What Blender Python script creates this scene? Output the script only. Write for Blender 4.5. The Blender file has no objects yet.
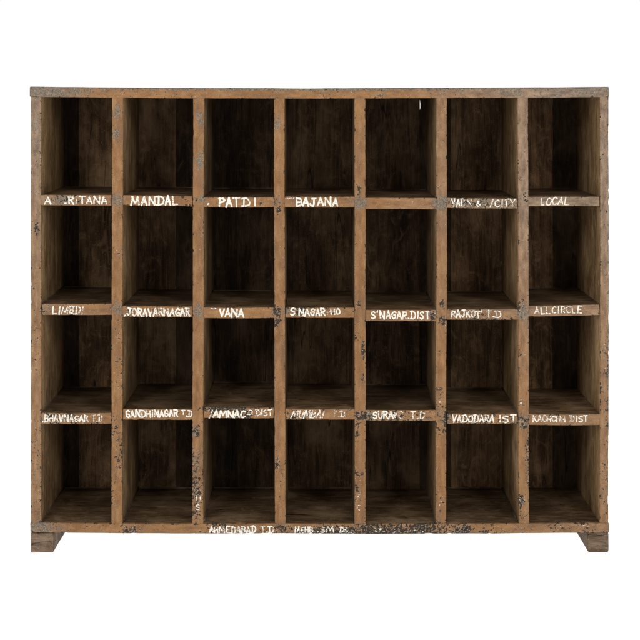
import bpy, math, random
from mathutils import Vector, noise
random.seed(7)
S = 0.0026            # metres per photo pixel on the front plane
DEP = 0.36            # inside depth of the cells
DIST = 4.08
Y0PX = 96.0
sc = bpy.context.scene
col = sc.collection
def X(px): return (px-320)*S
def Z(py): return (553-py)*S

# ------------------------------------------------------------------ materials
class NT:
    def __init__(s, name):
        s.m = bpy.data.materials.new(name); s.m.use_nodes = True
        s.n = s.m.node_tree.nodes; s.l = s.m.node_tree.links; s.n.clear()
        s.out = s.n.new('ShaderNodeOutputMaterial')
    def put(s, sock, v):
        if isinstance(v, bpy.types.NodeSocket): s.l.new(v, sock)
        elif v is not None:
            if isinstance(v, (tuple, list)) and len(v) == 3 and sock.type == 'RGBA': v = (*v, 1)
            sock.default_value = v
    def coord(s, scale=(1,1,1), loc=(0,0,0)):
        t = s.n.new('ShaderNodeTexCoord'); mp = s.n.new('ShaderNodeMapping')
        s.l.new(t.outputs['Object'], mp.inputs['Vector'])
        mp.inputs['Scale'].default_value = scale; mp.inputs['Location'].default_value = loc
        return mp.outputs[0]
    def noise(s, vec, scale, detail=4, rough=.55, dist=0, out='Fac'):
        n = s.n.new('ShaderNodeTexNoise'); s.put(n.inputs['Vector'], vec)
        n.inputs['Scale'].default_value = scale; n.inputs['Detail'].default_value = detail
        n.inputs['Roughness'].default_value = rough; n.inputs['Distortion'].default_value = dist
        return n.outputs[out]
    def math(s, op, a, b=None, c=None, clamp=False):
        n = s.n.new('ShaderNodeMath'); n.operation = op; n.use_clamp = clamp
        s.put(n.inputs[0], a); s.put(n.inputs[1], b); s.put(n.inputs[2], c)
        return n.outputs[0]
    def rng(s, v, a, b, c=0., d=1., smooth=False):
        n = s.n.new('ShaderNodeMapRange'); n.clamp = True
        if smooth: n.interpolation_type = 'SMOOTHSTEP'
        s.put(n.inputs[0], v)
        for i, q in enumerate((a, b, c, d)): s.put(n.inputs[i+1], q)
        return n.outputs[0]
    def mix(s, f, a, b, mode='MIX'):
        n = s.n.new('ShaderNodeMix'); n.data_type = 'RGBA'; n.blend_type = mode
        s.put(n.inputs[0], f); s.put(n.inputs[6], a); s.put(n.inputs[7], b)
        return n.outputs[2]
    def attr(s, name):
        n = s.n.new('ShaderNodeAttribute'); n.attribute_name = name
        return n.outputs['Fac']
    def bump(s, h, strength, dist, nrm=None):
        n = s.n.new('ShaderNodeBump'); n.inputs['Strength'].default_value = strength
        n.inputs['Distance'].default_value = dist; s.put(n.inputs['Height'], h)
        if nrm: s.put(n.inputs['Normal'], nrm)
        return n.outputs[0]
    def bsdf(s, color, rough, nrm=None, alpha=None, spec=.3, emis=None, es=0):
        b = s.n.new('ShaderNodeBsdfPrincipled')
        s.put(b.inputs['Base Color'], color); s.put(b.inputs['Roughness'], rough)
        s.put(b.inputs['Specular IOR Level'], spec)
        if nrm is not None: s.put(b.inputs['Normal'], nrm)
        if alpha is not None: s.put(b.inputs['Alpha'], alpha)
        if emis: s.put(b.inputs['Emission Color'], emis); s.put(b.inputs['Emission Strength'], es)
        s.l.new(b.outputs[0], s.out.inputs[0]); return s.m

def wood_nodes(t, axis, dark, mid, light):
    """bare stained wood, grain along axis; 'tone' shifts each board"""
    tone = t.attr('tone')
    lng = {'x':(.11,1,1), 'z':(1,1,.07)}[axis]
    off = t.n.new('ShaderNodeCombineXYZ')
    for i in range(3): t.put(off.inputs[i], t.math('MULTIPLY', tone, 7.3+i*3.1))
    va = t.n.new('ShaderNodeVectorMath'); va.operation = 'ADD'
    t.put(va.inputs[0], t.coord(lng)); t.put(va.inputs[1], off.outputs[0]); v = va.outputs[0]
    grain = t.noise(v, 120, 5, .65, 1.4)
    broad = t.noise(v, 20, 4, .6, 2.2)
    scuff = t.noise(t.coord((1,1,.6) if axis == 'z' else (.6,1,1), (2,5,3)), 28, 5, .7, 1.5)
    blot = t.noise(t.coord((1,1,.7)), 9, 5, .6, .4)
    fine = t.noise(t.coord(), 260, 5, .6)
    c = t.mix(t.rng(broad, .3, .7), dark, mid)
    c = t.mix(t.math('MULTIPLY', t.rng(grain, .5, .8), .5), c, light)
    c = t.mix(t.math('MULTIPLY', t.rng(grain, .5, .3), .65), c, (dark[0]*.45, dark[1]*.45, dark[2]*.45))
    c = t.mix(t.math('MULTIPLY', t.rng(blot, .5, .72), .55), c, (light[0]*1.1, light[1]*1.15, light[2]*1.25))
    c = t.mix(t.math('MULTIPLY', t.rng(blot, .48, .3), .6), c, (dark[0]*.6, dark[1]*.6, dark[2]*.6))
    c = t.mix(t.math('MULTIPLY', t.rng(scuff, .52, .72), .45), c, (light[0]*1.15, light[1]*1.1, light[2]*1.1))
    c = t.mix(t.math('MULTIPLY', t.rng(scuff, .46, .28), .5), c, (dark[0]*.4, dark[1]*.4, dark[2]*.4))
    c = t.mix(t.math('MULTIPLY', t.rng(fine, .62, .72), .5), c, (light[0]*1.5, light[1]*1.6, light[2]*1.7))
    c = t.mix(t.math('MULTIPLY', t.rng(fine, .38, .3), .7), c, (.012,.009,.006))
    sp = t.noise(t.coord((1,1,.05) if axis == 'z' else (.08,1,1), (1,4,2)), 17, 2, .5, .3)
    spl = t.rng(t.math('ABSOLUTE', t.math('SUBTRACT', sp, .56)), .0015, .0045, .85, 0.)
    c = t.mix(spl, c, (.006,.004,.003))
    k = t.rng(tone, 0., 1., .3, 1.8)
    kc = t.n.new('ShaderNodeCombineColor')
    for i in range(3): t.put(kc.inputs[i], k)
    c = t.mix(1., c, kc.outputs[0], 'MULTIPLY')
    h = t.math('ADD', t.math('MULTIPLY', grain, .7), t.math('MULTIPLY', fine, .4))
    return c, h

def m_wood(name, axis, dark, mid, light):
    t = NT(name); c, h = wood_nodes(t, axis, dark, mid, light)
    return t.bsdf(c, .72, t.bump(h, .5, .0012), spec=.08)

def m_painted(name, axis, dark, mid, light, allpaint=False):
    t = NT(name)
    wc, wh = wood_nodes(t, axis, dark, mid, light)
    chip, grey, fade, edge = (t.attr(a) for a in ('chip', 'grey', 'fade', 'edge'))
    v = t.coord()
    b1 = t.noise(v, 7, 4, .6, .3); b2 = t.noise(t.coord((1,1,.35) if axis == 'z' else (.35,1,1)), 70, 5, .65)
    b3 = t.noise(v, 420, 4, .7)
    b4 = t.noise(t.coord((1,1,.25) if axis == 'z' else (.25,1,1), (5,2,1)), 34, 4, .6)
    base = t.mix(t.rng(b1, .35, .65), (.138,.062,.020), (.182,.087,.030))
    base = t.mix(t.math('MULTIPLY', t.rng(b2, .48, .70), .7), base, (.228,.125,.052))
    base = t.mix(t.math('MULTIPLY', t.rng(b2, .46, .30), .75), base, (.088,.040,.016))
    base = t.mix(t.math('MULTIPLY', t.rng(b4, .50, .34), .6), base, (.095,.052,.028))
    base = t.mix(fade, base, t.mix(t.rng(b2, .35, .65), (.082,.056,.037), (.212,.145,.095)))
    base = t.mix(t.math('MULTIPLY', t.rng(b3, .54, .74), .4), base, (.26,.165,.09))
    base = t.mix(t.math('MULTIPLY', t.rng(b3, .47, .30), .7), base, (.07,.042,.024))
    # grey rubbed patches
    g = t.noise(t.coord((1,1,.6)), 190, 6, .7, 1.0)
    gm = t.rng(t.math('ADD', g, t.math('MULTIPLY', grey, .30)), .66, .76)
    gcol = t.mix(t.rng(t.noise(v, 300, 5, .75, .8), .38, .62), (.022,.020,.017), (.175,.155,.122))
    base = t.mix(t.math('MULTIPLY', gm, .85), base, gcol)
    # chips down to dark wood
    n = t.noise(v, 150, 4, .56, .9)
    e = t.math('MULTIPLY', edge, t.rng(t.noise(v, 45, 3), .40, .68, .0, .24))
    cv = t.math('ADD', t.math('ADD', n, t.math('MULTIPLY', chip, .28)), e)
    cm = t.rng(cv, .672, .697)
    halo = t.math('SUBTRACT', t.rng(cv, .65, .67), cm, clamp=True)
    base = t.mix(t.math('MULTIPLY', halo, .55), base, (.33,.25,.17))
    ccol = t.mix(t.rng(t.noise(v, 520, 4, .7), .4, .65), (.009,.008,.007), (.050,.036,.024))
    base = t.mix(cm, base, ccol)
    # tiny pale flecks where the paint is broken
    fl = t.rng(t.math('ADD', t.noise(v, 330, 4, .6, .8), t.math('MULTIPLY', chip, .07)), .69, .71)
    base = t.mix(t.math('MULTIPLY', fl, .8), base, (.52,.46,.36))
    # hairline cracks across
    w = t.noise(t.coord((.12,1,1) if axis == 'z' else (1,1,.12), (3,1,7)), 240, 3, .5)
    base = t.mix(t.math('MULTIPLY', t.rng(w, .715, .735), .8), base, (.05,.035,.025))
    h = t.math('SUBTRACT', t.math('ADD', t.math('MULTIPLY', b3, .35), t.math('MULTIPLY', b2, .3)),
               t.math('ADD', t.math('MULTIPLY', cm, 1.0), t.math('MULTIPLY', gm, .35)))
    if allpaint: pm = 1.
    else:
        sp = t.n.new('ShaderNodeSeparateXYZ'); tc = t.n.new('ShaderNodeTexCoord')
        t.l.new(tc.outputs['Object'], sp.inputs[0])
        yy = t.math('ADD', sp.outputs[1], t.math('MULTIPLY', t.math('SUBTRACT', t.noise(v, 90, 4), .5), .010))
        pm = t.rng(yy, .0035, .0055, 1., 0.)
    c = t.mix(pm, wc, base)
    hh = t.mix(pm, wh, h)
    rough = t.rng(cm, 0, 1, .55, .85)
    return t.bsdf(c, rough, t.bump(hh, .55, .0011), spec=.12)

DK, MD, LT = (.062,.037,.017), (.158,.098,.047), (.265,.175,.090)
SD, SM, SL = (.036,.022,.011), (.104,.063,.031), (.200,.132,.074)
M_div = m_painted('painted wood upright', 'z', DK, MD, LT)
M_shf = m_painted('painted wood level', 'x', SD, SM, SL)
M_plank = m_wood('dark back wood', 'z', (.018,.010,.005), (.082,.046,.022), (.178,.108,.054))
M_foot = m_wood('worn foot wood', 'x', (.070,.046,.028), (.150,.102,.066), (.25,.19,.135))
M_bead = m_wood('bead wood', 'x', (.03,.02,.012), (.085,.058,.036), (.18,.135,.09))
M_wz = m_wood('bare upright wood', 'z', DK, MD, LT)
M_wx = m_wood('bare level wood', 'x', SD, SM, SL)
t = NT('white hand painted lettering')
v = t.coord(); worn = t.attr('worn')
nn = t.noise(v, 260, 5, .7, .4)
al = t.rng(t.math('ADD', nn, t.math('MULTIPLY', worn, .24)), .635, .665, 1., 0.)
lc = t.mix(t.rng(t.noise(v, 500, 4, .7), .4, .7), (.57,.55,.49), (.37,.33,.26))
M_let = t.bsdf(lc, .5, None, al)
t = NT('white floor with added glow')
M_floor = t.bsdf((.9,.9,.9), .6, emis=(1,1,1), es=1.0)  # emission added to the plain floor to wipe out the cabinet's contact shadow

# ------------------------------------------------------------------ wear, in photo pixels: x, y, rx, ry, strength
CHIP = [(36,228,3,5,.8),(34,268,6,1,.6),(35,345,5,25,.22),(36,450,5,35,.27),(36,500,5,30,.22),(35,300,4,40,.12),(36,150,5,50,.12),
 (117,140,2,12,.25),(120,235,3,25,.2),(119,330,3,12,.3),(119,370,4,22,.3),(116,430,5,14,.45),(119,455,4,22,.38),(117,490,4,22,.28),
 (198,200,4,3,.35),(202,236,2,8,.2),(197,432,4,6,.6),(197,465,5,14,.42),(197,492,5,14,.7),(197,515,4,8,.6),
 (277,201,4,4,.6),(279,210,2.5,4,1.),(277,313,5,6,.7),(277,322,3.5,4,1.),(276,311,4,3,.9),(277,462,2,9,.7),(281,480,2,10,.35),(281,501,2,6,.4),
 (359,191,1.5,6,.8),(360,184,4,2,.3),(363,350,1.5,9,1.),(363,378,1.5,5,.9),(357,335,2,4,.5),(360,340,3,18,.15),(359,305,2,3,.8),
 (360,416,5,5,.8),(358,424,3,3,.8),(357,434,2,5,.8),(359,473,5,3,.5),(357,488,2,4,.8),(359,500,3,12,.3),
 (442,304,2.5,4,.9),(443,321,3,4.5,1.),(437,330,3,3,.3),(440,388,4,2,.5),(441,400,3,8,.4),(445,418,2,11,.95),(440,414,4,5,.5),(441,432,5,6,.35),(441,500,4,12,.25),
 (520,178,3,3,.5),(525,195,2,7,.6),(523,313,5,8,.4),(521,304,3,5,.6),(523,355,4,1.5,.6),(521,402,2,4,.6),(523,421,5,6,.75),(523,426,3,3,.9),(527,455,2,16,.5),(521,501,4,6,.9),(522,515,4,6,.5),(527,480,2,14,.3),
 (604,352,3,5,.5),(608,345,2,20,.5),(601,387,2,5,.8),(606,372,3,5,.7),(607,420,3,30,.35),(605,480,3,40,.35),(606,160,3,50,.2),(604,250,4,40,.15),
 # shelf fronts
 (80,200,28,4,.42),(65,200,8,4,.5),(184,198,3,3,.4),(186,206,8,2,.5),(262,203,2,2,.5),(300,198,14,2,.3),(205,201,4,4,.3),
 (460,203,14,4,.6),(485,203,30,4,.52),(508,204,10,4,.45),(560,205,20,2,.15),
 (46,308,6,6,.4),(128,312,4,5,.4),(160,314,35,3,.25),(296,311,8,4,.55),(301,312,4,4,.9),(322,312,12,4,.35),(432,315,4,5,.8),
 (470,313,20,5,.4),(490,319,20,2,.5),(60,418,20,5,.5),(90,419,12,5,.35),(175,413,12,4,.3),
 (225,409,22,3,1.),(240,412,10,5,.85),(212,413,3,5,.6),(250,415,6,4,.5),(300,415,14,5,.45),(340,413,10,4,.3),(370,415,5,5,.6),(392,416,14,5,.55),(415,416,20,5,.45),
 (448,418,5,6,.5),(475,419,25,5,.55),(505,420,14,5,.5),(555,416,14,4,.25),
 # top and bottom boards
 (150,93,60,3,.1),(174,94,2,1.5,.7),(325,94,6,2,.6),(330,89,20,2,.3),(381,92,4,4,.4),(450,90,20,3,.25),
 (52,530,20,4,.25),(105,527,30,4,.2),(130,529,9,4,.55),(216,527,10,5,.6),(240,529,40,4,.45),(283,527,8,3,.9),(305,529,14,4,.55),(330,529,16,5,.85),(350,530,14,5,.7),
 (345,530,24,5,.75),(378,529,20,6,1.),(400,530,18,6,.95),(420,528,18,6,.95),(435,525,14,3,.6),(450,529,10,5,.6),(463,529,8,5,.85),(485,529,12,4,.5),(510,529,20,4,.25),(560,527,16,4,.45),(585,528,16,5,.4),(583,524,5,2,.5),
 (595,531,12,2,.4)]
GREY = [(320,86.5,300,2.4,1.3),(320,98,300,1.2,.3),(320,532.5,300,1.6,.5),(36,92,14,5,.9),(52,92,14,5,.95),(75,92,16,5,.75),(100,91,20,3,.5),(560,92,28,5,.6),(590,92,22,5,.8),(510,92,14,4,.8),(480,91,30,3,.4),(445,92,14,4,.5),(232,90,10,4,.4),(380,92,8,5,.5),(330,91,14,3,.3),
 (36,125,5,40,.55),(35,180,4,30,.4),(117,112,3.5,7,.95),(116,134,3.5,5,.95),(117,200,6,6,1.),(117,120,5,25,.3),(117,309,5,7,.9),(36,309,3,6,.3),
 (199.5,119,3,9,1.),(199.5,161,3.5,9,1.),(198,200,5,4,.5),(198,311,4.5,7,1.),(197,432,4,6,.9),(197,462,4,12,.7),(197,492,4,12,.6),
 (278,123,3,7,1.),(278,201,5,5,.6),(277,311,5,7,.7),(360,203,7,6,1.),(360,190,3,5,.4),(441,203,7,7,1.1),(441,190,4,8,.4),(442,318,4,6,.5),(441,415,4,9,.6),(360,416,5,5,.6),
 (523,198,5,12,.5),(523,313,6,8,.95),(523,420,6,7,.8),(604,150,4,12,.5),(606,170,3,40,.35),(604,120,4,20,.3),(605,345,3,10,.5),
 (64,200,8,5,1.),(80,200,20,4,.4),(105,197,8,3,.4),(203,200,4,6,.8),(347,202,10,5,.45),(485,203,8,5,.8),(470,203,24,4,.6),(508,202,8,5,.5),(590,201,10,4,.3),
 (47,309,7,6,.6),(88,311,20,4,.3),(128,311,4,5,.6),(286,311,3,6,.8),(293,311,8,5,.6),(340,312,12,4,.4),(433,314,4,5,.8),(64,418,20,5,.5),
 (369,415,6,6,.9),(385,415,30,4,.3),(448,418,6,6,.7),(520,419,10,6,.5),(40,527,14,6,.9),(60,527,10,4,.7),(130,529,10,5,.6),(285,526,10,4,.6),(360,526,14,3,.6),(395,529,30,5,.5),(463,529,9,5,.9),(525,526,12,4,.5),(605,495,5,20,.4)]
def field(lst, px, py):
    r = 0.
    for (x, y, rx, ry, s) in lst:
        ax, ay = (px-x)/(rx*1.45), (py-y)/(ry*1.45)
        d = ax*ax+ay*ay
        if d > 1.2: continue
        nv = noise.noise(Vector((px*.42, py*.42, s*9)))+.6*noise.noise(Vector((px*1.1, py*1.1, s*5)))
        d = d*(1+.2*nv)+.75*nv+.1
        if d < 1: r = max(r, s*min(1.15, 1.5*(1-d)))
    return r
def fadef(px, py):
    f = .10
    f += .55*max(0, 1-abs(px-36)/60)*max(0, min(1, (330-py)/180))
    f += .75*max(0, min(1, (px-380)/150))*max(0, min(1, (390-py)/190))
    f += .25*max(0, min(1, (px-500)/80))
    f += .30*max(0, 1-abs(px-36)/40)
    return min(1, f)

# ------------------------------------------------------------------ board builder
def steps(a, b, st, r=.0014):
    n = max(1, int(round((b-a-2*r)/st)))
    return [a, a+r*.35] + [a+r+(b-a-2*r)*i/n for i in range(n+1)] + [b-r*.35, b]
def depths(a, b, r=.0014):
    L = [a, a+r*.35, a+r, a+.003, a+.007, a+.015, a+.04]
    n = max(1, int((b-a-.05)/.05))
    return L + [a+.04+(b-.002-a-.04)*(i+1)/n for i in range(n)] + [b]
def board(name, parent, mat, x0, x1, y0, y1, z0, z1, seed, tone=.5, ex=.0035, ez=.0035, warp=.0007, shift=None, nick=.0022, plank=False, smooth=True, r=.0014):
    xs, zs = steps(x0, x1, ex, r), steps(z0, z1, ez, r)
    ys = depths(y0, y1, r) if not plank else [y0, y0+.001, (y0+y1)/2, y1]
    nx, ny, nz = len(xs), len(ys), len(zs)
    idx, vs, fs = {}, [], []
    A = {k: [] for k in ('chip','grey','fade','edge','tone')}
    off = Vector((seed*3.17, seed*1.31, seed*5.7))
    def vert(i, j, k):
        key = (i, j, k)
        if key in idx: return idx[key]
        p = Vector((xs[i], ys[j], zs[k]))
        q = Vector((min(max(p.x, x0+r), x1-r), min(max(p.y, y0+r), y1-r), min(max(p.z, z0+r), z1-r)))
        d = p-q
        if d.length > 1e-9 and sum(abs(c) > 1e-9 for c in d) > 1: p = q+d.normalized()*r
        ex_ = min(abs(p.x-x0), abs(p.x-x1)); ez_ = min(abs(p.z-z0), abs(p.z-z1)); ey_ = abs(p.y-y0)
        px, py = p.x/S+320, 553-p.z/S
        front = ey_ < .02
        ed = 0.
        if ey_ < .004:
            em = min(ex_, ez_) ; ed = max(0., 1-em/.0045)
        A['edge'].append(ed)
        A['chip'].append(field(CHIP, px, py) if front else 0.)
        A['grey'].append(field(GREY, px, py) if front else 0.)
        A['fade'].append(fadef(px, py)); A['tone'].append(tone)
        w = noise.noise_vector(p*3.5+off)*warp*1.6 + noise.noise_vector(p*14+off)*warp*.6
        w.y *= .35
        if nick and ey_ < .006:
            for ax, a, b in ((0, x0, x1), (2, z0, z1)):
                for side, e in ((1, a), (-1, b)):
                    dd = abs(p[ax]-e)
                    if dd < .004:
                        nv = noise.noise(p*45+off*2)+.3*noise.noise(p*120+off)
                        am = max(0., nv-.28)*nick*1.6*(1-dd/.004)*(1-ey_/.006)
                        w[ax] += side*am; w.y += am*.7
        p = p+w
        if shift: p.z += shift(px)
        idx[key] = len(vs); vs.append(p); return idx[key]
    def quad(a, b, c, d): fs.append((vert(*a), vert(*b), vert(*c), vert(*d)))
    for i in range(nx-1):
        for k in range(nz-1):
            quad((i,0,k),(i+1,0,k),(i+1,0,k+1),(i,0,k+1)); quad((i,ny-1,k),(i,ny-1,k+1),(i+1,ny-1,k+1),(i+1,ny-1,k))
    for i in range(nx-1):
        for j in range(ny-1):
            quad((i,j,0),(i,j+1,0),(i+1,j+1,0),(i+1,j,0)); quad((i,j,nz-1),(i+1,j,nz-1),(i+1,j+1,nz-1),(i,j+1,nz-1))
    for j in range(ny-1):
        for k in range(nz-1):
            quad((0,j,k),(0,j,k+1),(0,j+1,k+1),(0,j+1,k)); quad((nx-1,j,k),(nx-1,j+1,k),(nx-1,j+1,k+1),(nx-1,j,k+1))
    me = bpy.data.meshes.new(name); me.from_pydata(vs, [], fs); me.materials.append(mat)
    if mat in (M_div, M_shf):
        me.materials.append(M_wz if mat is M_div else M_wx)
        me.polygons.foreach_set('material_index', [1 if min(vs[q].y for q in f) > y0+.012 else 0 for f in fs])
    for kx, L in A.items():
        at = me.attributes.new(kx, 'FLOAT', 'POINT'); at.data.foreach_set('value', L)
    me.polygons.foreach_set('use_smooth', [smooth]*len(fs)); me.update()
    o = bpy.data.objects.new(name, me); col.objects.link(o); o.parent = parent
    return o

# ------------------------------------------------------------------ the cabinet
root = bpy.data.objects.new('pigeonhole_shelf', None); col.objects.link(root)
root['label'] = 'worn brown wooden pigeonhole shelf of 28 open cells with hand painted white place names'
root['category'] = 'shelf'

bow = lambda px: -1.4*S*max(0., 1-((px-320)/290)**2)
BACK = DEP+.012
board('top_board', root, M_shf, X(30), X(609), -.0016, BACK, Z(97), Z(86.8), 1, .6, shift=bow, nick=.0045, warp=.0011, r=.003)
bot = board('bottom_board', root, M_shf, X(30.3), X(609.3), -.0016, BACK, Z(532.5), Z(522.4), 2, .55, shift=bow, nick=.0045, warp=.0011, r=.003)
board('side_board', root, M_div, X(30.8), X(41.2), 0, DEP+.002, Z(523), Z(96.5), 3, .72)
board('side_board', root, M_div, X(600), X(608.8), 0, DEP+.002, Z(523), Z(96.5), 4, .85)
DIV = [(112,123,111.2,122.2),(193,203.8,192.5,203.4),(273.8,284.6,275,285.6),(354.5,365.5,354.5,365.5),(436.6,447.2,435.7,446.2),(517.8,528.2,518.8,529.3)]
for n, (a, b, c, d) in enumerate(DIV):
    o = board('divider', root, M_div, X((a+c)/2), X((b+d)/2), 0, DEP+.002, Z(525), Z(96), 10+n, [.6,.5,.35,.35,.6,.7][n], nick=.0028)
    tl = (a-c)*S/2
    for vv in o.data.vertices:
        f = (vv.co.z-Z(310))/(Z(98)-Z(310)); vv.co.x += tl*f
cx = [(41.2,111.7)] + [((DIV[i][1]+DIV[i][3])/2, (DIV[i+1][0]+DIV[i+1][2])/2) for i in range(5)] + [(528.7,600)]
ROWS = [[(195,205.5),(195.8,206),(196.7,206.9),(196.6,207.4),(198,209.2),(198.2,208.2),(196.7,206.2)],
        [(303.9,315),(306.2,317),(307.5,318.2),(307.5,317.8),(310,321.2),(308.9,319.6),(305.2,315.9)],
        [(413,423.9),(409.3,420),(407.6,418.2),(409.2,419.6),(410,420.8),(413.7,424),(414.2,425)]]
TILT = {(0,1):.9,(0,5):.7,(1,6):-1.4,(2,2):.4,(1,1):.5}
shelf = {}
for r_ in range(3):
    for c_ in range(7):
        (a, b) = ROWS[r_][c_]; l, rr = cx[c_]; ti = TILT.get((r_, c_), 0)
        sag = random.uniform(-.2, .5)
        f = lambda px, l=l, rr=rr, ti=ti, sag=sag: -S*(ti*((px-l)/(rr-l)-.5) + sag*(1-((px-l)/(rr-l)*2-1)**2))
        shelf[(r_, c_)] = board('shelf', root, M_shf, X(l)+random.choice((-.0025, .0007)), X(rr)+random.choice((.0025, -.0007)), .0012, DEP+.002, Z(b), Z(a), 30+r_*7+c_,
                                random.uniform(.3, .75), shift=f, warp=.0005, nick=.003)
shelf[(0,4)]['label'] = 'plain shelf front with no lettering'

# back planks (edges as seen on the back plane)
kb = DIST/(DIST+DEP)
def XB(px): return (px-320)*S/kb
edges = [30, 80, 128, 177, 236, 294, 352, 420, 450, 554, 612]
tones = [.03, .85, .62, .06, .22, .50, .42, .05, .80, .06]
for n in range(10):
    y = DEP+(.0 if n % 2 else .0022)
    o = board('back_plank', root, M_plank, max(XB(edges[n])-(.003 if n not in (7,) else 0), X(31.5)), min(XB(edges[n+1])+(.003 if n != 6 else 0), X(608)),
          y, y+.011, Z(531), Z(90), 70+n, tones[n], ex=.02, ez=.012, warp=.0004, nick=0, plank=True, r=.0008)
    if n == 7:        # split along the seam lets a sliver of white through
        for vv in o.data.vertices:
            zc = Z(96+(97.5-96)*0) ; px_y = 96-( (vv.co.z-Z(Y0PX))/S*kb )
            if vv.co.x < XB(420)+.003 and 102 < px_y < 108: vv.co.x += .0009+.0007*math.sin(vv.co.z*900)
            elif vv.co.x < XB(420)+.003: vv.co.x -= .0012 if px_y > 112 or px_y < 98 else 0

# thin beads along the inner joints of the cells
def bead(x0, x1, y0, y1, z, h, seed):
    o = board('bead', root, M_bead, x0, x1, y0, y1, z, z+h, seed, .6, ex=.03, ez=.01, warp=.0004, nick=0, plank=True, r=.0005)
for c_ in range(7):
    l, rr = cx[c_]
    for r_ in range(4):
        if (c_*5+r_*3) % 7 in (1, 4): continue
        zt = Z(ROWS[r_][c_][0]) if r_ < 3 else Z(522.6)
        zt -= .001
        bead(X(l)+.001, X(rr)-.001, DEP-.0022, DEP+.003, zt, .0024, 100+c_*4+r_)
        if r_ > 0 and c_ in (0,1,2): bead(X(l)-.001, X(l)+.0025, .02, DEP-.003, zt, .0040, 140+c_*4+r_)
        if r_ > 0 and c_ in (4,5,6): bead(X(rr)-.0025, X(rr)+.001, .02, DEP-.003, zt, .0040, 180+c_*4+r_)

# feet: two runners from front to back
for (a, b, sd) in ((30.2, 54, 90), (587.5, 609, 91)):
    o = board('foot', root, M_foot, X(a), X(b), -.001, DEP+.008, 0.0, Z(532.3)-.0004, sd, .4, warp=.0012, nick=.005, r=.006)
    for at, val in (('fade', .9),):
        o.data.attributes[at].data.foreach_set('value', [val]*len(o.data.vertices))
    o.data.attributes['grey'].data.foreach_set('value', [.55]*len(o.data.vertices))
    o.data.attributes['chip'].data.foreach_set('value', [.12]*len(o.data.vertices))

# ------------------------------------------------------------------ brush lettering
G = {
 'A':[[(0,0),(.48,1)],[(.48,1),(1,0)],[(.2,.36),(.82,.36)]],
 'B':[[(.05,0),(.05,1)],[(.05,1),(.7,.95),(.85,.75),(.7,.55),(.1,.52)],[(.1,.52),(.8,.45),(.95,.22),(.75,.03),(.05,0)]],
 'C':[[(.95,.85),(.6,1),(.2,.85),(.03,.5),(.2,.12),(.6,0),(.95,.15)]],
 'D':[[(-.15,1),(.45,1),(.85,.82),(.98,.5),(.85,.15),(.45,0),(-.15,0)],[(.18,0),(.18,1)]],
 'E':[[(.9,1),(.08,1),(.08,0),(.92,0)],[(.08,.52),(.75,.52)]],
 'G':[[(.95,.85),(.6,1),(.2,.85),(.03,.5),(.2,.12),(.6,0),(.92,.15),(.92,.45),(.55,.45)]],
 'H':[[(.05,0),(.05,1)],[(.92,0),(.92,1)],[(.05,.5),(.92,.5)]],
 'I':[[(.5,0),(.5,1)]],
 'J':[[(.25,1),(.95,1)],[(.65,1),(.65,.25),(.45,.02),(.15,.05),(0,.25)]],
 'K':[[(.08,0),(.08,1)],[(.9,1),(.1,.45)],[(.35,.58),(.95,0)]],
 'L':[[(.1,1),(.08,0),(.9,.02)]],
 'M':[[(0,0),(.15,1)],[(.15,1),(.5,.3)],[(.5,.3),(.85,1)],[(.85,1),(1,0)]],
 'N':[[(.05,0),(.08,1)],[(.08,1),(.9,0)],[(.9,0),(.93,1)]],
 'O':[[(.5,1),(.15,.85),(.03,.5),(.15,.12),(.5,0),(.85,.12),(.97,.5),(.85,.85),(.5,1)]],
 'P':[[(.08,0),(.08,1)],[(.0,1),(.75,.97),(.93,.75),(.75,.5),(.1,.45)]],
 'R':[[(.08,0),(.08,1)],[(.0,1),(.75,.97),(.9,.76),(.75,.54),(.1,.48)],[(.45,.48),(.95,0)]],
 'S':[[(.92,.88),(.6,1),(.2,.92),(.08,.72),(.3,.55),(.75,.45),(.93,.25),(.75,.05),(.4,0),(.05,.12)]],
 'T':[[(0,.98),(1,1)],[(.5,1),(.5,0)]],
 'U':[[(.05,1),(.08,.25),(.35,0),(.7,.03),(.92,.3),(.95,1)]],
 'V':[[(0,1),(.48,0)],[(.48,0),(1,1)]],
 'Y':[[(0,1),(.5,.5)],[(1,1),(.5,.5),(.45,0)]],
 '.':[[(.3,.02),(.6,.06)]], "'":[[(.5,1.05),(.35,.8)]], '-':[[(.1,.48),(.95,.5)]],
 '&':[[(.95,.0),(.25,.75),(.45,1),(.65,.8),(.1,.3),(.35,0),(.95,.4)]],
 '/':[[(0,-.05),(.8,1.05)]], '*':[[(.2,.5),(.8,.55)],[(.5,.2),(.45,.85)],[(.25,.3),(.75,.75)]],
}
WID = {'I':.35,'.':.35,"'":.4,'M':1.25,' ':.6,'-':.6,'N':1.02,'/':.7,'L':.85,'D':1.02,'J':.9}
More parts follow.
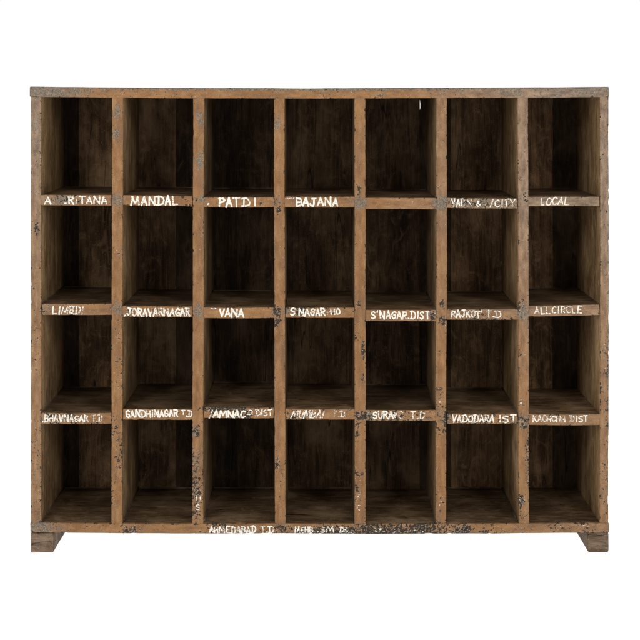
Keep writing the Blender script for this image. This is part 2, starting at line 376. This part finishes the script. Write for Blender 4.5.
class Letters:
    def __init__(s): s.v, s.f, s.w, s.k = [], [], [], 0
    def seg(s, a, b, w, yb, worn):
        (x0, z0), (x1, z1) = a, b
        dx, dz = x1-x0, z1-z0; L = math.hypot(dx, dz) or 1e-6
        ang = math.atan2(dz, dx); y = yb-.00035-.00003*(s.k % 13); s.k += 1
        b0 = len(s.v); n = 6
        w *= 1.02; wa, wb = w*random.uniform(.82, 1.15)/2, w*random.uniform(.78, 1.12)/2
        for i in range(n+1):
            t_ = ang+math.pi/2+math.pi*i/n; s.v.append((x0+wa*math.cos(t_), y, z0+wa*math.sin(t_)))
        for i in range(n+1):
            t_ = ang-math.pi/2+math.pi*i/n; s.v.append((x1+wb*math.cos(t_), y, z1+wb*math.sin(t_)))
        s.f.append(tuple(range(b0, b0+2*n+2))); s.w += [worn]*(2*n+2)
    def text(s, txt, px0, px1, pyt, pyb, w=1.5, worn=.2, slant=0., rise=0., yb=.0012, jit=.075):
        tot = sum(WID.get(c, .85) for c in txt)+.25*(len(txt)-1)
        u = (px1-px0)/tot; x = px0
        for c in txt:
            cw = WID.get(c, .85)*u
            h = (pyb-pyt)*random.uniform(.93, 1.05); dy = random.uniform(-.35, .35)
            dy += -rise*((x-px0)/(px1-px0)); sl = slant+random.uniform(-.05, .05)
            if c != ' ':
                for st in G[c]:
                    pts = [(x+(gx+random.uniform(-jit, jit))*cw+sl*gz*h, pyb+dy-(gz+random.uniform(-jit, jit)*.7)*h) for gx, gz in st]
                    wo = max(0., worn+.08+random.uniform(-.2, .3))
                    for p, q in zip(pts, pts[1:]):
                        s.seg((X(p[0]), Z(p[1])), (X(q[0]), Z(q[1])), w*S, yb, wo)
            x += cw+.25*u
    def done(s, parent):
        me = bpy.data.meshes.new('lettering'); me.from_pydata(s.v, [], s.f); me.materials.append(M_let)
        at = me.attributes.new('worn', 'FLOAT', 'POINT'); at.data.foreach_set('value', s.w)
        # faces must look towards -Y
        me.update()
        o = bpy.data.objects.new('lettering', me); col.objects.link(o); o.parent = parent
        return o
def letters(parent, items, **kw):
    for it in items:        # every painted word is a piece of its own
        L = Letters()
        a, k = it[:-1] if isinstance(it[-1], dict) else it, it[-1] if isinstance(it[-1], dict) else {}
        L.text(*a, **{**kw, **k}); L.done(parent)
T = {
 (0,0): [('A',45,51,197,203.7,{'worn':.1}),('.RITANA',64.5,107,196.8,203.8,{'worn':.25})],
 (0,1): [('MANDAL',131.5,178,197,205,{'w':1.7,'worn':.05})],
 (0,2): [('PAT',219,239,198.3,206.6,{'w':1.8,'worn':.05}),('D',243,250,198.5,206.4,{'worn':.3}),('I',253,257,198.4,206.4,{}),('.',206,210,198,204.5,{})],
 (0,3): [('BAJANA',296.5,338,198.3,206,{'w':1.7,'worn':.08}),('.',340,343,198,206,{}),('-',286,294,196,200,{'w':1.1,'worn':.4})],
 (0,5): [('VAD',452,465,199.3,206,{'w':1.2,'worn':.35}),('N.&',467,481,200,206.5,{'w':1.1,'worn':.6}),('/CITY',490,515,199.5,206.5,{'w':1.2,'worn':.45})],
 (0,6): [('LOCAL',540.5,568.5,197.8,205,{'w':1.1,'worn':.25,'slant':.12})],
 (1,0): [('LIMBDI',52.5,83,306.3,313.8,{'w':1.3,'worn':.25,'slant':.12})],
 (1,1): [('.JORAVARNAGAR',124,190,308.7,315.8,{'w':1.5,'worn':.25})],
 (1,2): [('VANA',219.5,243.5,309.3,316.6,{'w':1.6,'worn':.05}),('-',211,216,307,311,{'w':.9,'worn':.5})],
 (1,3): [('S',290.5,295,308.8,315.3,{}),('NAGAR',299,325,309,315.6,{'w':1.5,'worn':.25}),('-HO',327,340,309.5,314.8,{'w':1.3,'worn':.5})],
 (1,4): [("S'NAGAR.DIST",371.5,429.5,311.5,318.8,{'w':1.4,'worn':.12})],
 (1,5): [("RAJKOT'",451.5,483,310.5,317.3,{'w':1.3,'worn':.3}),('T.D',487,501,310.8,317.3,{'w':1.2,'worn':.3})],
 (1,6): [('ALLCIRCLE',535,582,307.3,314,{'w':1.1,'worn':.2,'rise':1.6})],
 (2,0): [('.BHAVNAGAR',42,88,415,421.6,{'w':1.3,'worn':.28}),('T.D',92,102,415,421.6,{'w':1.2,'worn':.6})],
 (2,1): [('GANDHINAGAR',126,178,410.6,417.2,{'w':1.4,'worn':.18,'rise':.6}),('T.D',182,192,410.3,416.5,{'w':1.2,'worn':.3})],
 (2,2): [('/',209.5,213,410.5,417.5,{'w':1.2,'worn':.4}),('AMNAC',213.5,245,411,417.4,{'w':1.6,'worn':.05,'slant':.1}),('D',248,252.5,410.2,414.6,{'w':1.,'worn':.5}),('DIST',256,272,410,415.8,{'w':1.2,'worn':.3})],
 (2,3): [('MUMBAI',291,323,411,418,{'w':1.2,'worn':.35,'slant':.25}),("T.D",333,345,411,417.2,{'w':1.2,'worn':.45})],
 (2,4): [('SURA',373,393,411.6,418.4,{'w':1.4,'worn':.2}),('*C',393,403,411.8,419,{'w':1.3,'worn':.4}),('T.D',411,425,411.8,418.5,{'w':1.2,'worn':.3})],
 (2,5): [('VADODARA',452,494,415.5,422.3,{'w':1.2,'worn':.25,'slant':.08}),('IST',499,516,415.5,422.5,{'w':1.3,'worn':.2})],
 (2,6): [('KACHCHH',533,565,416,421.6,{'w':1.2,'worn':.35}),('DIST',570,588,416,421.6,{'w':1.1,'worn':.3})],
}
for key, items in T.items(): letters(shelf[key], items)
letters(bot, [('AHMEDABAD',209.5,256,526.2,532.2,{'w':1.5,'worn':.25}),('T.D',261,274,526.2,532.2,{'w':1.4,'worn':.3}),
              ('MEHB',295,313,526.6,532.2,{'w':1.2,'worn':.2}),('.SM',317,334,527,532,{'w':1.1,'worn':.25}),("DS..",340,352,527,532.4,{'w':1.2,'worn':.3}),
              ('-.*.',372,385,527,531.5,{'w':.9,'worn':.6}),('..-.',396,425,527,532,{'w':.8,'worn':.5}),('-.',580,590,523.5,527,{'w':.9,'worn':.4})], yb=-.0022)
divs = [o for o in root.children if o.name.startswith('divider')]
letters(divs[1], [('U',196,200.5,496,503,{'w':.9,'worn':.5}),('S',196,200,505,510,{'w':.8,'worn':.6})], yb=-.0006)
letters(divs[3], [('*',357,361,494,498,{'w':.7,'worn':.55}),('C',357,361.5,505,510,{'w':.7,'worn':.6})], yb=-.0006)
letters(divs[5], [('V',519,524,498,503,{'w':.7,'worn':.55}),('.',520,522,399,403,{'w':1.3,'worn':.1})], yb=-.0006)
letters(divs[4], [('-.',438,443,386,392,{'w':.8,'worn':.4}),('.',439,441,396,402,{'w':1.1,'worn':.3}),('.-',439,443,497,506,{'w':.8,'worn':.3})], yb=-.0006)

# ------------------------------------------------------------------ the white studio
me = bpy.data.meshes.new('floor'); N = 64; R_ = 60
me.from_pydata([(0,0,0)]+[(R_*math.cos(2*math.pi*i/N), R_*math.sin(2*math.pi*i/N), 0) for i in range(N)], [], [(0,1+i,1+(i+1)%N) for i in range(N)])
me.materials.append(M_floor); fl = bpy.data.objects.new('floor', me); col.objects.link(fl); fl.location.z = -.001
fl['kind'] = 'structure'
w = bpy.data.worlds.new('World'); sc.world = w; w.use_nodes = True
bg = w.node_tree.nodes['Background']; bg.inputs[0].default_value = (1,1,1,1); bg.inputs[1].default_value = 1.0

def lamp(name, loc, target, sx, sy, power, colr=(1,1,1)):
    l = bpy.data.lights.new(name, 'AREA'); l.shape = 'RECTANGLE'; l.size = sx; l.size_y = sy; l.energy = power; l.color = colr
    o = bpy.data.objects.new(name, l); col.objects.link(o); o.location = loc
    o.rotation_euler = (Vector(target)-Vector(loc)).to_track_quat('-Z', 'Y').to_euler()
lamp('softbox', (-1.75, -3.7, 2.35), (0, 0, .85), 1.0, 1.0, 60, (1, .965, .92))
lamp('softbox', (1.75, -3.7, 2.35), (0, 0, .85), 1.0, 1.0, 60, (1, .965, .92))
sc.cycles.max_bounces = 6; sc.cycles.diffuse_bounces = 5; sc.cycles.transparent_max_bounces = 6

cam = bpy.data.cameras.new('camera'); co = bpy.data.objects.new('camera', cam); col.objects.link(co)
co.location = (0, -DIST, Z(Y0PX)); co.rotation_euler = (math.pi/2, 0, 0)
cam.sensor_width = 36; cam.lens = 36*DIST/(640*S); cam.shift_y = -(320-Y0PX)/640; cam.clip_end = 500
sc.camera = co
vs_ = sc.view_settings; vs_.view_transform = 'Standard'; vs_.look = 'None'; vs_.exposure = 0; vs_.gamma = 1
